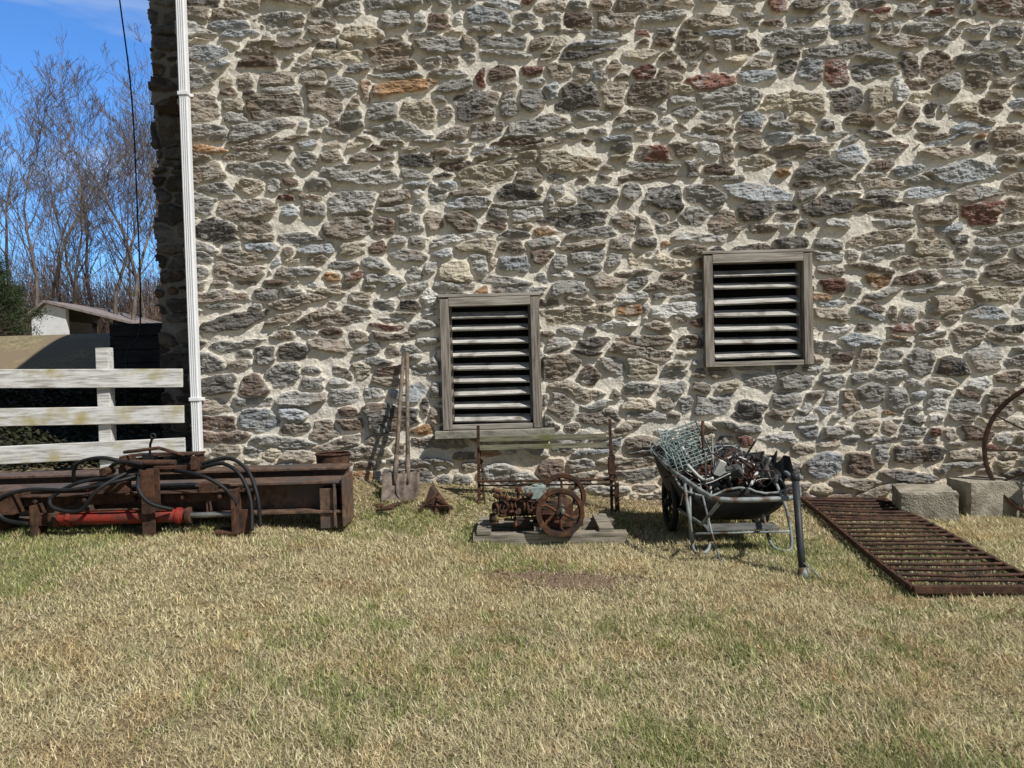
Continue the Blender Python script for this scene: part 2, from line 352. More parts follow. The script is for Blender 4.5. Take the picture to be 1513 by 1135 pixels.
b.box((-4.08,6.25,.5),(.12,.25,.16)); b.box((-4.2,6.3,.42),(.05,.3,.3))
for x in(-3.9,-3.5,-3.1,-2.7,-2.4):
    b.cyl((x,6.22,.505),(x,6.30,.505),.018,0,6)
for pts in ([(-3.62,6.3,.66),(-3.56,6.25,.80),(-3.32,6.2,.85),(-3.12,6.25,.78),(-3.0,6.3,.72)],
    [(-3.05,6.3,.70),(-3.2,6.15,.66),(-3.55,6.12,.61),(-3.88,6.12,.62),(-4.12,6.12,.55),(-4.08,6.1,.40),(-3.85,6.05,.36)],
    [(-3.1,6.3,.75),(-3.3,6.1,.62),(-3.45,6.08,.45),(-3.65,6.08,.47),(-3.7,6.12,.55),(-3.5,6.15,.66),(-3.2,6.2,.70)],
    [(-3.02,6.2,.74),(-2.97,6.05,.62),(-2.88,6.04,.50),(-2.74,6.12,.43)],
    [(-3.4,6.3,.68),(-3.2,6.2,.81),(-3.0,6.2,.79)],
    [(-2.62,6.35,.72),(-2.4,6.3,.765),(-2.24,6.25,.68),(-2.14,6.2,.48),(-2.11,6.12,.24)],
    [(-2.62,6.38,.75),(-2.36,6.35,.80),(-2.19,6.3,.70),(-2.09,6.22,.50),(-2.06,6.18,.26)],
    [(-2.8,6.3,.72),(-2.5,6.1,.70),(-2.32,6.1,.60),(-2.22,6.12,.46)]):
    b.spline(pts,.016,1,8)
b.obj('log_splitter',[rust,black,redp,steel],bevel=.003)
# rusty bucket behind
b=MB(); g=gzs(-1.8,7.55); b.tube([(-1.78,7.55,g),(-1.78,7.55,g+.36)],.15,0,24,rs=[.14,.165],caps=False); b.tube([(-1.78,7.55,g+.34),(-1.78,7.55,g+.02)],.14,0,24,rs=[.155,.13],caps=True); b.ring((-1.78,7.55,g+.36),(0,0,1),.166,.01,0)
b.obj('rusty_bucket',[rust])
# shovels
def shovel(bx,by,tx,ty,tz,name,square):
    g=gzs(bx,by); b=MB(); P0=Vector((bx,by,g-.02)); P1=Vector((tx,ty,tz)); d=(P1-P0).normalized(); side=Vector((1,0,0)); side=(side-d*side.dot(d)).normalized(); nrm=side.cross(d)
    b.tube([P0+d*.34,P0+d*.8,P1],.017,0,10,rs=[.021,.018,.017])
    b.tube([P0+d*.20,P0+d*.34,P0+d*.48],.02,1,10,rs=[.012,.024,.022])
    rows_=8; cols=9; vs=[]
    for i in range(rows_+1):
        t=i/rows_; y=-.01+t*.31
        hw=.115 if square else .115*min(1,math.sin(min(1,t*1.9+.12)*math.pi/2))
        for j in range(cols+1):
            q=j/cols*2-1; vs.append(P0+d*y+side*hw*q+nrm*(.035*q*q-.02+ .02*(1-t)))
    fs=[(i*(cols+1)+j,i*(cols+1)+j+1,(i+1)*(cols+1)+j+1,(i+1)*(cols+1)+j) for i in range(rows_) for j in range(cols)]
    b.add(vs,fs,1,True); b.obj(name,[oldtool,rustd],solid=.004)
oldtool=noise_mat('ash_handle',(.08,.06,.045),(.21,.165,.12),scale=(50,50,4),rough=.8,bump=.2)
rustd=noise_mat('rusty_blade',(.08,.06,.048),(.24,.19,.15),scale=(12,12,12),rough=.7,bump=.3)
shovel(-1.03,7.36,-1.07,7.92,1.66,'shovel',False); shovel(-1.17,7.34,-1.11,7.92,1.62,'shovel',True)
# scrap by the shovels
b=MB(); g=gzs(-.75,7.2)
b.prism([(-.88,7.2,g),(-.62,7.15,g),(-.80,7.25,g+.22)],(.03,.02,.01)); b.prism([(-.75,7.1,g),(-.60,7.12,g+.02),(-.72,7.2,g+.16)],(-.02,.05,0))
b.beam((-.95,7.3,g+.02),(-.6,7.05,g+.05),.04,.03); b.tube([(-.9,7.1,g+.02),(-.75,7.15,g+.14),(-.58,7.1,g+.03)],.012)
b.obj('plow_share_scrap',[rust],bevel=.002)
b=MB(); g=gzs(-1.3,7.1)
for i in range(9):
    x=-1.42+random.random()*.25; y=7.05+random.random()*.4; b.beam((x,y,g+.02+.02*random.random()),(x+random.uniform(.05,.18),y+random.uniform(-.1,.1),g+.05),.05,.02)
b.obj('scrap_iron_pile',[rust],bevel=.002)
# ---------------------------------------------------------------- engine on skid
b=MB()
b.beam((-.36,6.42,.055),(.92,6.38,.05),.10,.10,1); b.beam((-.34,6.86,.06),(.88,6.86,.06),.11,.10,1); b.beam((-.27,6.36,.12),(-.27,6.92,.13),.12,.035,1); b.beam((.75,6.36,.12),(.75,6.92,.13),.12,.035,1)
b.beam((.2,6.44,.125),(.2,6.8,.13),.10,.035,1)
for (cy,cz,cx,R) in((6.30,.285,.365,.20),(6.84,.32,.42,.21)):
    b.band((cx,cy,cz),(0,1,0),R-.035,R,.055,0,48); b.spokes((cx,cy,cz),(0,1,0),.03,R-.02,6,.013,0,.3,.22); b.cyl((cx,cy-.05,cz),(cx,cy+.05,cz),.035,0)
    b.band((cx,cy,cz),(0,1,0),R-.045,R-.03,.02,0,48)
b.cyl((.385,6.22,.30),(.41,6.9,.31),.017,3)
b.box((.34,6.6,.24),(.30,.24,.16)); b.box((.36,6.6,.15),(.42,.30,.035)); b.tube([(.36,6.6,.2),(.36,6.6,.34)],.1,0,20,rs=[.13,.10])
b.cyl((-.06,6.6,.285),(.26,6.6,.285),.078,0,24)
for i in range(6): b.cyl((-.04+i*.035,6.6,.285),(-.03+i*.035,6.6,.285),.095,0,24)
b.box((.20,6.56,.415),(.13,.13,.10),2); b.box((.20,6.56,.35),(.1,.1,.06),0); b.band((.20,6.56,.47),(0,0,1),.03,.05,.02,2,20)
b.box((-.1,6.6,.29),(.08,.14,.15)); b.cyl((-.11,6.52,.22),(-.11,6.52,.40),.03); b.cyl((-.16,6.55,.30),(-.1,6.48,.30),.045); b.ring((-.17,6.47,.3),(1,.6,0),.045,.01)
b.tube([(-.1,6.47,.38),(.05,6.46,.37),(.25,6.45,.33)],.01,0); b.tube([(-.1,6.5,.2),(.05,6.46,.2),(.3,6.46,.24)],.012,0)
b.tube([(-.12,6.6,.36),(-.13,6.6,.42),(-.19,6.58,.44)],.02,0); b.tube([(.02,6.52,.36),(.03,6.5,.44)],.012,0); b.cyl((.03,6.5,.43),(.03,6.5,.47),.028)
b.cyl((-.02,6.5,.17),(.12,6.5,.17),.05,0); b.box((-.2,6.58,.2),(.05,.12,.06)); b.cyl((.1,6.48,.40),(.1,6.48,.45),.02,3)
for i in range(22):
    x=random.uniform(-.2,.3); z=random.uniform(.18,.42); b.cyl((x,6.46,z),(x+random.uniform(-.04,.04),6.42,z+random.uniform(-.04,.04)),random.uniform(.008,.022),0,8)
grn=noise_mat('faded_green_paint',(.16,.22,.20),(.34,.38,.35),scale=(20,20,20),rough=.7,bump=.2,c3=(.14,.07,.04),c3scale=14)
b.obj('stationary_engine',[rusto,oldwood,grn,steel],bevel=.003)
# ---------------------------------------------------------------- old iron frame with boards
b=MB()
for x,zt in((-.35,.93),(.93,.96)):
    g=gzs(x,7.4); b.beam((x,7.4,g-.05),(x+.01,7.46,zt),.028,.02); b.beam((x+.06,7.4,g-.05),(x+.02,7.46,zt-.2),.012,.012)
    for k in range(5): b.ring((x+.02,7.4+.01*k,.25+k*.085),(.3,1,.1*k),.026,.008)
b.beam((-.33,7.46,.80),(.9,7.46,.79),.05,.055,1); b.beam((-.33,7.44,.715),(.9,7.44,.71),.05,.045,1)
b.tube([(-.35,7.38,.40),(.3,7.40,.385),(.95,7.38,.38)],.011); b.tube([(-.35,7.42,.35),(.95,7.42,.33)],.008)
b.box((.93,7.36,.52),(.06,.05,.16)); b.box((.98,7.38,.2),(.04,.04,.3)); b.spokes((.96,7.36,.45),(0,1,0),.0,.07,5,.007)
b.obj('iron_bed_frame',[rust,mossw],bevel=.002)
# ---------------------------------------------------------------- garden cart
cart=empty('garden_cart')
b=MB()
rim=[(1.38,6.05,.45),(2.14,6.05,.46),(2.26,7.0,.66),(1.27,7.0,.74)]; bot=[(1.5,6.25,.20),(2.02,6.25,.20),(2.02,6.8,.18),(1.48,6.8,.18)]
vs=[];K=10
def rr(q):
    out=[]
    for i in range(4):
        p0=Vector(q[i]);p1=Vector(q[(i+1)%4])
        for k in range(K): out.append(p0.lerp(p1,k/K))
    return out
R0=rr(rim);R1=rr(bot)
levels=7
for l in range(levels+1):
    t=l/levels; t2=1-(1-t)**1.6
    for a,bb in zip(R0,R1):
        p=a.lerp(bb,t); p.z=a.z+(bb.z-a.z)*t2**.8; p+=Vector((math.sin(p.x*23+p.z*9)*.016,math.sin(p.x*17+p.y*31)*.016,math.sin(p.x*13+p.y*11)*.03*(1-t))); vs.append(p)
n4=4*K
fs=[(l*n4+i,l*n4+(i+1)%n4,(l+1)*n4+(i+1)%n4,(l+1)*n4+i) for l in range(levels) for i in range(n4)]+[tuple(levels*n4+i for i in range(n4))]
b.add(vs,fs,0,True)
b.obj('tray',[black],solid=.008,parent=cart)
b=MB(); b.tube([vs[i]+Vector((0,0,.006)) for i in range(n4)],.010,0,8,True); b.obj('tray_rim',[gtube],parent=cart)
# crumpled black liner rising on the right
b=MB(); vs=[];nu,nv=16,12
for i in range(nu+1):
    for j in range(nv+1):
        u=i/nu;v=j/nv; x=1.72+.50*u; y=6.12+.75*v; z=.40+.30*u**1.5*(.6+.4*math.sin(v*3))+.07*math.sin(u*9+v*7)*math.sin(v*11-u*3)+.03*math.sin(23*u+17*v)
        vs.append((x+.03*math.sin(v*13),y,z))
b.add(vs,[(i*(nv+1)+j,(i+1)*(nv+1)+j,(i+1)*(nv+1)+j+1,i*(nv+1)+j+1) for i in range(nu) for j in range(nv)],0,False); b.obj('black_liner',[black],solid=.004,parent=cart)
b=MB()
for x in(1.36,2.14):
    g=gzs(x,6.75); zc=g+.26
    b.ring((x,6.75,zc),(1,0,0),.24,.026,1,40,10); b.band((x,6.75,zc),(1,0,0),.20,.22,.04,1,40); b.spokes((x,6.75,zc),(1,0,0),.02,.21,10,.006,1); b.cyl((x-.04,6.75,zc),(x+.04,6.75,zc),.03,1)
b.cyl((1.33,6.75,.27),(2.17,6.75,.27),.012,0)
b.obj('wheels',[gtube,black],parent=cart)
b=MB()
b.spline([(1.29,6.9,.66),(1.28,6.4,.62),(1.32,5.95,.58),(1.40,5.62,.52),(1.48,5.50,.50),(1.75,5.48,.495),(2.0,5.50,.50),(2.08,5.62,.52),(2.17,5.95,.55),(2.22,6.4,.58),(2.24,6.9,.62)],.019,0,10)
b.spline([(1.40,6.1,.50),(1.36,5.98,.30),(1.36,5.90,.06),(1.42,5.88,.02),(1.50,5.95,.06),(1.53,6.1,.26)],.013,0)
b.spline([(2.08,6.1,.50),(2.12,5.98,.30),(2.12,5.90,.06),(2.06,5.88,.02),(1.98,5.95,.06),(1.97,6.1,.26)],.013,0)
b.tube([(1.36,5.93,.16),(2.12,5.93,.16)],.010,0); b.tube([(1.38,6.5,.25),(1.43,5.9,.24),(1.48,5.53,.48)],.013,0); b.tube([(1.32,5.98,.57),(1.36,5.9,.1)],.013,0); b.box((1.76,6.0,.19),(.56,.16,.010),1,Euler((.1,0,0)).to_matrix())
b.tube([(1.45,6.0,.52),(1.47,5.75,.2),(1.5,5.62,.0)],.008,0)
b.obj('handle_and_legs',[gtube,steel],parent=cart)
b=MB()
for i in range(22):
    c=Vector((1.44+random.gauss(0,.06),6.75+random.gauss(0,.14),.76+random.gauss(0,.05))); ax=Vector((random.gauss(0,.5),random.gauss(-.4,.5),1)); b.ring(c,ax,random.uniform(.08,.16),.004,0,20,5)
O=Vector((1.27,6.15,.60)); U=Vector((.36,.12,.10)); Vv=Vector((.05,.80,.24))   # tilted wire mesh panel
for i in range(9): b.tube([O+U*i/8,O+U*i/8+Vv*.5+Vector((0,0,.02*math.sin(i))),O+U*i/8+Vv],.0042,0,5)
for i in range(13): b.tube([O+Vv*i/12,O+Vv*i/12+U],.0042,0,5)
b.tube([O,O+U,O+U+Vv,O+Vv],.009,0,6,True)
b.obj('wire_mesh_panel_and_coils',[teal],parent=cart)
b=MB()
for i in range(150):
    c=Vector((random.uniform(1.45,2.05),random.uniform(6.1,6.85),random.uniform(.40,.66))); d=Vector((random.gauss(0,1),random.gauss(0,1),random.gauss(.3,.8))).normalized()*random.uniform(.06,.26)
    if c.z+abs(d.z)>.88: d.z*=.4
    p=[c-d,c+Vector((random.gauss(0,.05),0,random.gauss(0,.05))),c+d]; b.spline(p,random.choice([.003,.004,.006,.009,.013]),random.choice([0,0,0,1,2,2,3]),6,4)
b.tube([(1.60,6.4,.4),(1.60,6.5,.88),(1.61,6.52,.99)],.014,0); b.tube([(1.66,6.4,.4),(1.68,6.5,.86)],.010,2); b.tube([(1.52,6.3,.5),(1.9,6.6,.74)],.014,0)
for i in range(44):
    c=(random.uniform(1.5,2.0),random.uniform(6.15,6.8),random.uniform(.30,.62)); b.box(c,(random.uniform(.04,.14),random.uniform(.03,.1),random.uniform(.02,.08)),random.choice([0,0,0,2,2,3]),Euler((random.random()*3,random.random()*3,random.random()*3)).to_matrix())
for i in range(5): b.ring((random.uniform(1.7,2.05),6.3+random.random()*.4,.62),(random.gauss(0,1),random.gauss(0,1),1),random.uniform(.08,.15),.008,3,24,6)
whitep=noise_mat('white_plastic_scrap',(.4,.4,.38),(.6,.6,.58),rough=.5,bump=0)
b.box((1.64,6.14,.64),(.06,.04,.12),1,Euler((.3,.4,.2)).to_matrix()); b.box((1.70,6.2,.58),(.10,.04,.05),1,Euler((.9,.4,.8)).to_matrix())
b.obj('scrap_metal_load',[rust,whitep,steel,black],parent=cart)
# standing pipe
b=MB(); b.tube([(1.95,5.22,.02),(1.965,5.30,.2),(1.99,5.44,.66)],.025,0,16); b.tube([(1.945,5.20,-.0),(1.95,5.23,.06)],.045,1,16,rs=[.046,.030]); b.cyl((1.99,5.43,.63),(1.99,5.45,.68),.031,0)
b.spline([(1.955,5.24,.1),(2.0,5.16,.06),(2.03,5.14,.02)],.005,1)
b.obj('drain_pipe_length',[noise_mat('dark_plastic',(.02,.022,.023),(.04,.043,.046),rough=.5,bump=.1),gtube])
# ---------------------------------------------------------------- iron gate lying on the grass
b=MB(); a0=Vector((2.43,4.70,0));a1=Vector((2.90,7.74,0)); ww=Vector((.82,-.02,0))
def gg(p,h): return Vector((p.x,p.y,gzs(p.x,p.y)+h))
for off in(0,1):
    p0=a0+ww*off;p1=a1+ww*off; L=[gg(p0.lerp(p1,i/6),.055) for i in range(7)]
    for i in range(6): b.beam(L[i],L[i+1]+(L[i+1]-L[i])*.01,.03,.045)
for i in range(6):   # dark sheet added under the bars to keep the gaps dark
    q0=a0.lerp(a1,i/6);q1=a0.lerp(a1,(i+1)/6); b.prism([gg(q0+ww*.01,.012),gg(q1+ww*.01,.012),gg(q1+ww*.99,.012),gg(q0+ww*.99,.012)],(0,0,.004),1)
nb=22
for i in range(nb+1):
    t=i/nb; p=a0.lerp(a1,t); q=p+ww
    if i in(0,nb): b.beam(gg(p,.055),gg(q,.055),.04,.045)
    else:
        m_=(p+q)/2; P=gg(p,.075+random.uniform(-.004,.006));Q=gg(q,.075+random.uniform(-.004,.006)); M=gg(m_,.072+random.uniform(-.012,.006))+Vector((0,random.uniform(-.014,.014),0)); b.tube([P,M,Q],.0115,0,8)
b.obj('iron_gate_panel',[rust,noise_mat('dark_gap_sheet',(.012,.009,.008),(.045,.028,.02),scale=(14,14,14),bump=.4)],bevel=.003)
# ---------------------------------------------------------------- concrete blocks
def block(c,s,rz):
    g=gzs(c[0],c[1])
    bm=bmesh.new(); bmesh.ops.create_cube(bm,size=1); bmesh.ops.subdivide_edges(bm,edges=bm.edges[:],cuts=9,use_grid_fill=True)
    R=Euler((random.uniform(-.03,.03),random.uniform(-.03,.03),rz)).to_matrix()
    for v in bm.verts:
        k=v.co.copy(); l=Vector((k.x*s[0],k.y*s[1],k.z*s[2])); p=R@l+Vector((c[0],c[1],g+s[2]/2-.03))
        n_=Vector((math.sin(p.x*37+p.z*21),math.sin(p.y*31+p.x*13),math.sin(p.z*41+p.y*17)))*.003; ed=sum(abs(q)>.49 for q in k)
        if ed>=2: p-=R@Vector((k.x*s[0],k.y*s[1],k.z*s[2]))*.05*random.uniform(0,1.0)
        v.co=p+n_
    me=bpy.data.meshes.new('concrete_block'); bm.to_mesh(me); bm.free(); me.materials.append(conc); link(bpy.data.objects.new('concrete_block',me))
block((3.84,7.20),(.48,.50,.30),-.30); block((4.44,7.26),(.52,.36,.37),.08)
# ---------------------------------------------------------------- iron wheel at right
b=MB(); g=gzs(5.0,6.9); ax=Vector((-.55,-.83,.10)).normalized(); c=Vector((4.98,6.88,g+.645))
b.band(c,ax,.64,.67,.085,0,64); b.band(c,ax,.63,.642,.02,0,64); b.spokes(c,ax,.05,.635,12,.009,0); b.cyl(c-ax*.1,c+ax*.1,.05,0); b.band(c,ax,.05,.08,.04,0)
b.obj('iron_wagon_wheel',[rust],bevel=.002)
# ---------------------------------------------------------------- grass
NB=780000
yy=1.4+6.65*rng.random(NB)**1.25; xx=(rng.random(NB)-.5)*2*(1.4+yy*.78)
wallm=(yy<7.93)&(xx>-8.5)&(xx<7); xx=xx[wallm];yy=yy[wallm]
wob=.25*(fbm(xx,yy,.3,260,4,.6)-.5)
dirt=1.2*np.exp(-(((xx-.42)/.38)**2+((yy-5.2+wob)/.22)**2))+np.exp(-(((xx-.05)/.2)**2+((yy-5.45+wob)/.13)**2))+ss(yy+wob,7.1,7.7)*.9+.5*ss(fbm(xx,yy,.5,270,4,.6),.60,.72)
k=rng.random(len(xx))>dirt*.97; xx=xx[k];yy=yy[k]; n=len(xx)
gr=.78*fbm(xx,yy,1.1,210,6,.66)+.22*vn(xx*1.0,yy*.6,.07,215)
bias=.05*np.exp(-((xx+1.0)/.8)**2)*ss(-yy,-6,-2)+.07*ss(xx,.8,2.4)*ss(-yy,-6,-3)+.03*ss(-yy,-3.4,-2.4)-.11*np.exp(-((xx-.5)/1.5)**2-((yy-4.7)/.9)**2)+.08*np.exp(-((yy-6.7)/.6)**2)*(xx<.2)-.05*np.exp(-((xx+2.6)/.9)**2-((yy-4.6)/1.2)**2)
pg=ss(gr+bias,.44,.68)
isg=rng.random(n)<pg*.66+.03
tan_=np.array([(.60,.52,.30),(.72,.65,.43),(.52,.44,.25),(.42,.345,.20),(.58,.51,.30)])[rng.integers(0,5,n)]
grn_=np.array([(.23,.27,.085),(.32,.35,.13),(.16,.21,.06),(.42,.42,.18)])[rng.integers(0,4,n)]
brn=ss(fbm(xx,yy,.35,240,5,.72),.48,.70)[:,None]*np.array((.03,.07,.06))
shade=(.78+.44*fbm(xx,yy,.22,250,4,.65))[:,None]
col=np.where(isg[:,None],grn_,np.clip(tan_-brn,0,1))*(.58+.78*rng.random((n,1)))*shade
ln=(.020+.034*rng.random(n))*(1+.25*isg)*(.55+.9*fbm(xx,yy,.35,230,4)); az=rng.random(n)*2*np.pi
tilt=np.where(isg,np.radians(18+50*rng.random(n)),np.radians(32+54*rng.random(n)))
wd=(.0010+.00046*yy)*(.6+.7*rng.random(n))
dxn=np.cos(az)*np.sin(tilt);dyn=np.sin(az)*np.sin(tilt);dzn=np.cos(tilt)
zb=gz(xx,yy)+.002+.012*(~isg)*rng.random(n)
P=np.stack([xx,yy,zb],-1); side=np.stack([-np.sin(az+rng.normal(0,.6,n)),np.cos(az),np.zeros(n)],-1); side/=np.linalg.norm(side,axis=1,keepdims=True)
tip=P+np.stack([dxn,dyn,dzn],-1)*ln[:,None]
V=np.stack([P-side*wd[:,None],P+side*wd[:,None],tip],1).reshape(-1,3)
grass_mat=attr_mat('grass_blades',rough=.7,bump=0,trans=.25,mult=0)
np_mesh('lawn_grass',V,np.arange(len(V)).reshape(-1,3),grass_mat,np.repeat(col,3,axis=0))
def litter(name,n,xr,yr,sz,cols,up=0):
    x=rng.uniform(*xr,n); y=rng.uniform(0,1,n)**.7*(yr[1]-yr[0])+yr[0]; z=gz(x,y)+rng.random(n)*(.03+up)
    a=rng.random(n)*6.28; t=rng.normal(0,.5+up*3,n); s=sz*(.5+rng.random(n))
    u=np.stack([np.cos(a),np.sin(a),np.sin(t)*.6],-1)*s[:,None]; v=np.stack([-np.sin(a),np.cos(a),np.cos(a*3)*.5],-1)*s[:,None]*.55
    P=np.stack([x,y,z],-1); V=np.stack([P-u,P-v,P+u,P+v],1).reshape(-1,3)
    c=np.array(cols)[rng.integers(0,len(cols),n)]*(.6+.7*rng.random((n,1)))
    np_mesh(name,V,np.arange(4*n).reshape(-1,4),grass_mat,np.repeat(c,4,axis=0))
litter('leaf_litter',9000,(-3.3,6.8),(7.0,7.98),.013,[(.40,.31,.19),(.28,.19,.11),(.48,.39,.25),(.18,.13,.08)])
litter('fallen_leaves',70,(-4,5),(2.3,7),.024,[(.22,.12,.06),(.3,.18,.1)])
litter('bank_shade_leaves',45000,(-14,-3.85),(8.3,12.0),.04,[(.035,.042,.018),(.05,.055,.022),(.025,.028,.014),(.06,.05,.03)],up=.18)  # dark leaves added on the bank, barn shade put into their colour
# soil clods of the bare patch
Vc=[];Fc=[]
ico=[(0,0,1),(.9,0,.4),(.28,.85,.4),(-.72,.53,.4),(-.72,-.53,.4),(.28,-.85,.4),(0,0,-.4)]
icf=[(0,1,2),(0,2,3),(0,3,4),(0,4,5),(0,5,1),(6,2,1),(6,3,2),(6,4,3),(6,5,4),(6,1,5)]
for i in range(2000):
    if i%4: x=random.gauss(.42,.18);y=random.gauss(5.2,.11)
    else: x=random.gauss(.05,.12);y=random.gauss(5.45,.07)
    s=random.uniform(.006,.022); o=len(Vc); z=gzs(x,y)
    for q in ico: Vc.append((x+q[0]*s*random.uniform(.7,1.3),y+q[1]*s*random.uniform(.7,1.3),z+q[2]*s*.9))
    Fc+= [(o+a,o+b_,o+c_) for a,b_,c_ in icf]
np_mesh('bare_soil_clods',np.array(Vc),np.array(Fc),noise_mat('dry_soil',(.12,.08,.05),(.22,.155,.10),scale=(30,30,30)))
# ---------------------------------------------------------------- background: retaining wall, shed
b=MB(); 
for i in range(9):
    b.box((-5.05+random.uniform(-.02,.02),12.2+.02*i,.55+i*.21),(2.5,.5,.205),0)
b.obj('retaining_wall',[noise_mat('dark_timber_wall',(.012,.012,.014),(.035,.034,.034),scale=(3,8,8),rough=.9,bump=.5)],bevel=.02)
shed=empty('white_shed'); sw=noise_mat('shed_whitewash',(.6,.61,.62),(.76,.76,.75),scale=(3,3,6),bump=.3,rough=.9)
ys=29; g=gzs(-17,ys)-.3
b=MB(); b.prism([(-18.0,ys,g),(-16.7,ys,g),(-16.7,ys,4.10),(-17.4,ys,4.32),(-18.0,ys,3.8)],(0,.2,0),0); b.prism([(-16.6,ys+4,g),(-14.6,ys+4,g),(-14.6,ys+4,3.5),(-16.6,ys+4,4.1)],(0,.2,0),1)
b.prism([(-18.0,ys+.2,g),(-18.0,ys+4,g),(-18.0,ys+4,3.8),(-18.0,ys+.2,3.8)],(.15,0,0),0)
for x in(-15.7,-14.7): b.box((x,ys+.1,(g+3.55)/2),(.12,.12,3.6-g),1)
b.obj('shed_walls',[sw,dark_mat],parent=shed)
b=MB(); b.prism([(-17.4,ys-.2,4.35),(-14.3,ys-.2,3.50),(-14.3,ys-.2,3.58),(-17.4,ys-.2,4.45)],(0,4.6,0),0); b.prism([(-18.3,ys-.2,3.65),(-17.4,ys-.2,4.35),(-17.4,ys-.2,4.45),(-18.3,ys-.2,3.75)],(0,4.6,0),0)
b.obj('shed_roof',[noise_mat('shed_roofing',(.16,.13,.12),(.3,.26,.24),bump=.3)],parent=shed)
# cable
b=MB(); b.spline([(-3.5,12,8.6),(-4.6,9.9,8.9),(-4.85,9.6,7.8),(-4.66,9.5,6.15),(-4.56,9.5,5.0),(-4.54,9.5,3.8),(-4.56,9.5,2.13),(-4.74,9.5,1.75),(-4.75,9.4,.5)],.009,0)
b.obj('hanging_cable',[black])
# ---------------------------------------------------------------- trees
bark=noise_mat('bare_tree_bark',(.085,.067,.054),(.22,.18,.15),scale=(6,6,2),rough=.95,bump=.4)
def bare_tree(x,y,h,seed,lean=0.0,spread=.5,maxd=5):
    R=random.Random(seed); VV=[];FF=[]
    def frust(a,b_,ra,rb,n):
        d=(b_-a).normalized(); ref=Vector((0,0,1)) if abs(d.z)<.9 else Vector((1,0,0)); u=d.cross(ref).normalized(); w=d.cross(u); o=len(VV)
        for (p,r_) in((a,ra),(b_,rb)):
            for j in range(n):
                q=2*math.pi*j/n; VV.append(p+u*r_*math.cos(q)+w*r_*math.sin(q))
        for j in range(n): FF.append((o+j,o+(j+1)%n,o+n+(j+1)%n,o+n+j))
    def grow(p,d,L,r,dep):
        ns=8 if dep==0 else (4 if dep<3 else 3); q=p; rr_=r
        for i in range(ns):
            d=(d+Vector((R.gauss(0,.13),R.gauss(0,.13),R.gauss(.04,.06)))*(1 if dep else .6)).normalized()
            q2=q+d*L/ns; r2=max(rr_*(.83 if dep==0 else .78),.0068); frust(q,q2,rr_,r2,6 if dep<2 else 3); q=q2; rr_=r2
            if dep<maxd and (dep>0 or i>=2):
                for _ in range(R.choice([1,1,2,2])):
                    a=R.random()*6.28; sp=R.uniform(.4,1.1)*spread*1.6; nd=(d+Vector((math.cos(a)*sp,math.sin(a)*sp,R.uniform(-.1,.3)))).normalized()
                    if R.random()<(.94,.82,.70,.60,.48,.4)[dep]: grow(q,nd,L*R.uniform(.42,.62)*(.66 if dep==0 else 1),rr_*R.uniform(.35,.6),dep+1)
    g=gzs(x,y); grow(Vector((x,y,g-.1)),Vector((lean,0,1)).normalized(),h*.86,h*.0135,0)
    arr=np.array([tuple(v) for v in VV]); F_=np.array([f for f in FF])
    np_mesh('bare_tree',arr,F_,bark)
for i,(px,y,hh,l) in enumerate([(-10,30,8.2,.0),(22,33,9.2,.05),(50,30,8.2,-.06),(84,36,9.9,.05),(104,33,7.6,.04),(125,38,9.6,-.04),(145,35,9.2,-.05),(168,31,8.5,.02),(190,30,7.9,.05),(212,34,9.4,-.02),(240,30,8.2,.04),(262,36,9.4,0),(-45,35,9,0),(66,41,9.0,0),(196,40,8.8,-.05),(228,38,9.2,.02)]):
    bare_tree((px-752)/1137*y,y,hh,100+i,l,.5,5)
# brush thicket
twigm=attr_mat('brush_twigs',rough=.95,bump=0,mult=0)
n=95000; x=rng.uniform(-38,-8,n); y=rng.uniform(34,47,n); cl=fbm(x,y,2.0,300,3); h=(1.2+6.4*cl*rng.random(n)**.9+2.0*np.exp(-((x/y+.61)/.05)**2)); z=gz(x,y)+rng.random(n)**1.55*h
l=.25+.8*rng.random(n); a=rng.random(n)*6.28; t=rng.normal(0,.8,n)
P=np.stack([x,y,z],-1); Q=P+np.stack([np.cos(a)*np.sin(t),np.sin(a)*np.sin(t),np.cos(t)],-1)*l[:,None]; w=np.stack([np.full(n,.010),np.zeros(n),np.full(n,.006)],-1)*(.5+rng.random((n,1)))
V=np.stack([P-w,P+w,Q+w*.3,Q-w*.3],1).reshape(-1,3)
cc=np.array([(.24,.165,.125),(.16,.11,.09),(.31,.22,.17),(.10,.075,.06)])[rng.integers(0,4,n)]*(.6+.8*cl[:,None])
np_mesh('brush_thicket',V,np.arange(4*n).reshape(-1,4),twigm,np.repeat(cc,4,axis=0))
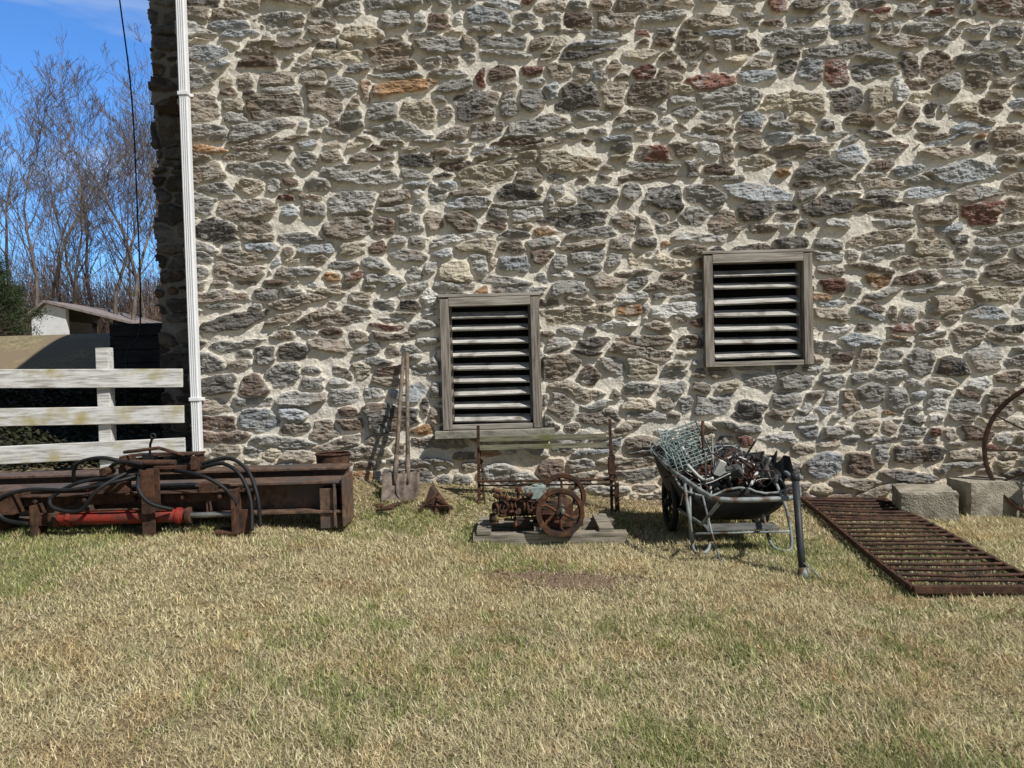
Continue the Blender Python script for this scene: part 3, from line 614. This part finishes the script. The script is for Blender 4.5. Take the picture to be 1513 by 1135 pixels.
# evergreens
leafm=attr_mat('evergreen_foliage',rough=.8,bump=0,mult=0,trans=.15)
def evergreen(x0,y0,h,r,seed,name='cedar_tree',c0=(.06,.085,.03),c1=(.025,.038,.016),nc=150):
    rg=np.random.default_rng(seed); e_=empty(name); g=gzs(x0,y0)
    b=MB(); b.tube([(x0,y0,g-.1),(x0,y0,g+h*.9)],.1,0,8,rs=[.13,.02])
    cl=[]
    for i in range(nc):
        t=rg.random()**.8; a=rg.random()*6.28; rad=r*(1-t)**.7*(.35+.75*rg.random()); c=np.array((x0+math.cos(a)*rad,y0+math.sin(a)*rad,g+.2+t*h)); cl.append((c,(.10+.26*(1-t)*rg.random()+.06)))
        b.tube([(x0,y0,c[2]-.15),tuple(c)],.02,0,4,rs=[.03,.008],caps=False)
    b.obj('trunk_and_limbs',[bark],parent=e_)
    Vs=[];Cs=[]
    for c,s in cl:
        m=150; p=c+rg.normal(0,1,(m,3))*s*np.array((.6,.6,.4)); d=rg.normal(0,1,(m,3)); d/=np.linalg.norm(d,axis=1,keepdims=True); e2=rg.normal(0,1,(m,3)); e2=np.cross(d,e2); e2/=np.linalg.norm(e2,axis=1,keepdims=True)
        Vs.append(np.stack([p-d*.05,p+e2*.022,p+d*.05],1).reshape(-1,3)); q=rg.random((m,1))*rg.uniform(.4,1.3); Cs.append(np.repeat(np.array(c0)*q+np.array(c1)*(1-q)*1.0,3,axis=0))
    V=np.concatenate(Vs); np_mesh('foliage',V,np.arange(len(V)).reshape(-1,3),leafm,np.clip(np.concatenate(Cs),.005,1),parent=e_)
evergreen(-14.7,21.5,2.2,1.6,1); evergreen(-13.4,35,2.4,1.3,5,'juniper_bush')
evergreen(-20.7,30.5,5.2,1.2,2)
# ---------------------------------------------------------------- light, sky, camera
sc=bpy.context.scene
sv=Vector((.58,-.46,.84)).normalized()
ld=bpy.data.lights.new('sun','SUN'); ld.energy=5.0; ld.angle=math.radians(.5); ld.color=(1,.97,.92)
lo=bpy.data.objects.new('sun',ld); link(lo); lo.rotation_euler=sv.to_track_quat('Z','Y').to_euler(); lo.location=(10,-10,15)
w=bpy.data.worlds.new('World'); sc.world=w; w.use_nodes=True; nt=w.node_tree; bg=nt.nodes['Background']; N=nt.nodes; L=nt.links
sky=N.new('ShaderNodeTexSky'); sky.sky_type='NISHITA'; sky.sun_disc=False; sky.sun_elevation=math.asin(sv.z); sky.sun_rotation=math.atan2(sv.x,sv.y); sky.air_density=1.0; sky.dust_density=.4; sky.ozone_density=2.5
tc=N.new('ShaderNodeTexCoord'); sx=N.new('ShaderNodeSeparateXYZ'); L.new(tc.outputs['Generated'],sx.inputs[0])
mr=N.new('ShaderNodeMapRange'); mr.inputs[1].default_value=0; mr.inputs[2].default_value=.8; L.new(sx.outputs['Y'],mr.inputs[0])
tint=N.new('ShaderNodeMixRGB'); tint.inputs[1].default_value=(.95,.92,.88,1); tint.inputs[2].default_value=(1.15,2.0,3.0,1); L.new(mr.outputs[0],tint.inputs[0])
mul=N.new('ShaderNodeVectorMath'); mul.operation='MULTIPLY'; L.new(sky.outputs[0],mul.inputs[0]); L.new(tint.outputs[0],mul.inputs[1])
mp=N.new('ShaderNodeMapping'); mp.inputs['Scale'].default_value=(3,3,16); mp.inputs['Rotation'].default_value=(0,.12,0); L.new(tc.outputs['Generated'],mp.inputs[0])
cn=N.new('ShaderNodeTexNoise'); cn.inputs['Scale'].default_value=1.3; cn.inputs['Detail'].default_value=6; L.new(mp.outputs[0],cn.inputs['Vector'])
cr=N.new('ShaderNodeMapRange'); cr.inputs[1].default_value=.54; cr.inputs[2].default_value=.80; cr.inputs[4].default_value=.5; L.new(cn.outputs['Fac'],cr.inputs[0])
cm=N.new('ShaderNodeMixRGB'); cm.inputs[2].default_value=(11,12,13,1); L.new(cr.outputs[0],cm.inputs[0]); L.new(mul.outputs[0],cm.inputs[1])
L.new(cm.outputs[0],bg.inputs['Color']); bg.inputs['Strength'].default_value=.068
cd=bpy.data.cameras.new('camera'); cam=bpy.data.objects.new('camera',cd); link(cam); cd.sensor_width=36; cd.lens=27.05; cd.clip_end=2000
cam.matrix_world=Matrix.Translation((0,0,1.5))@Matrix.Rotation(math.radians(90-1.35),4,'X')@Matrix.Rotation(math.radians(-1.6),4,'Z')
sc.camera=cam
sc.view_settings.view_transform='Standard'; sc.view_settings.look='None'; sc.view_settings.exposure=0
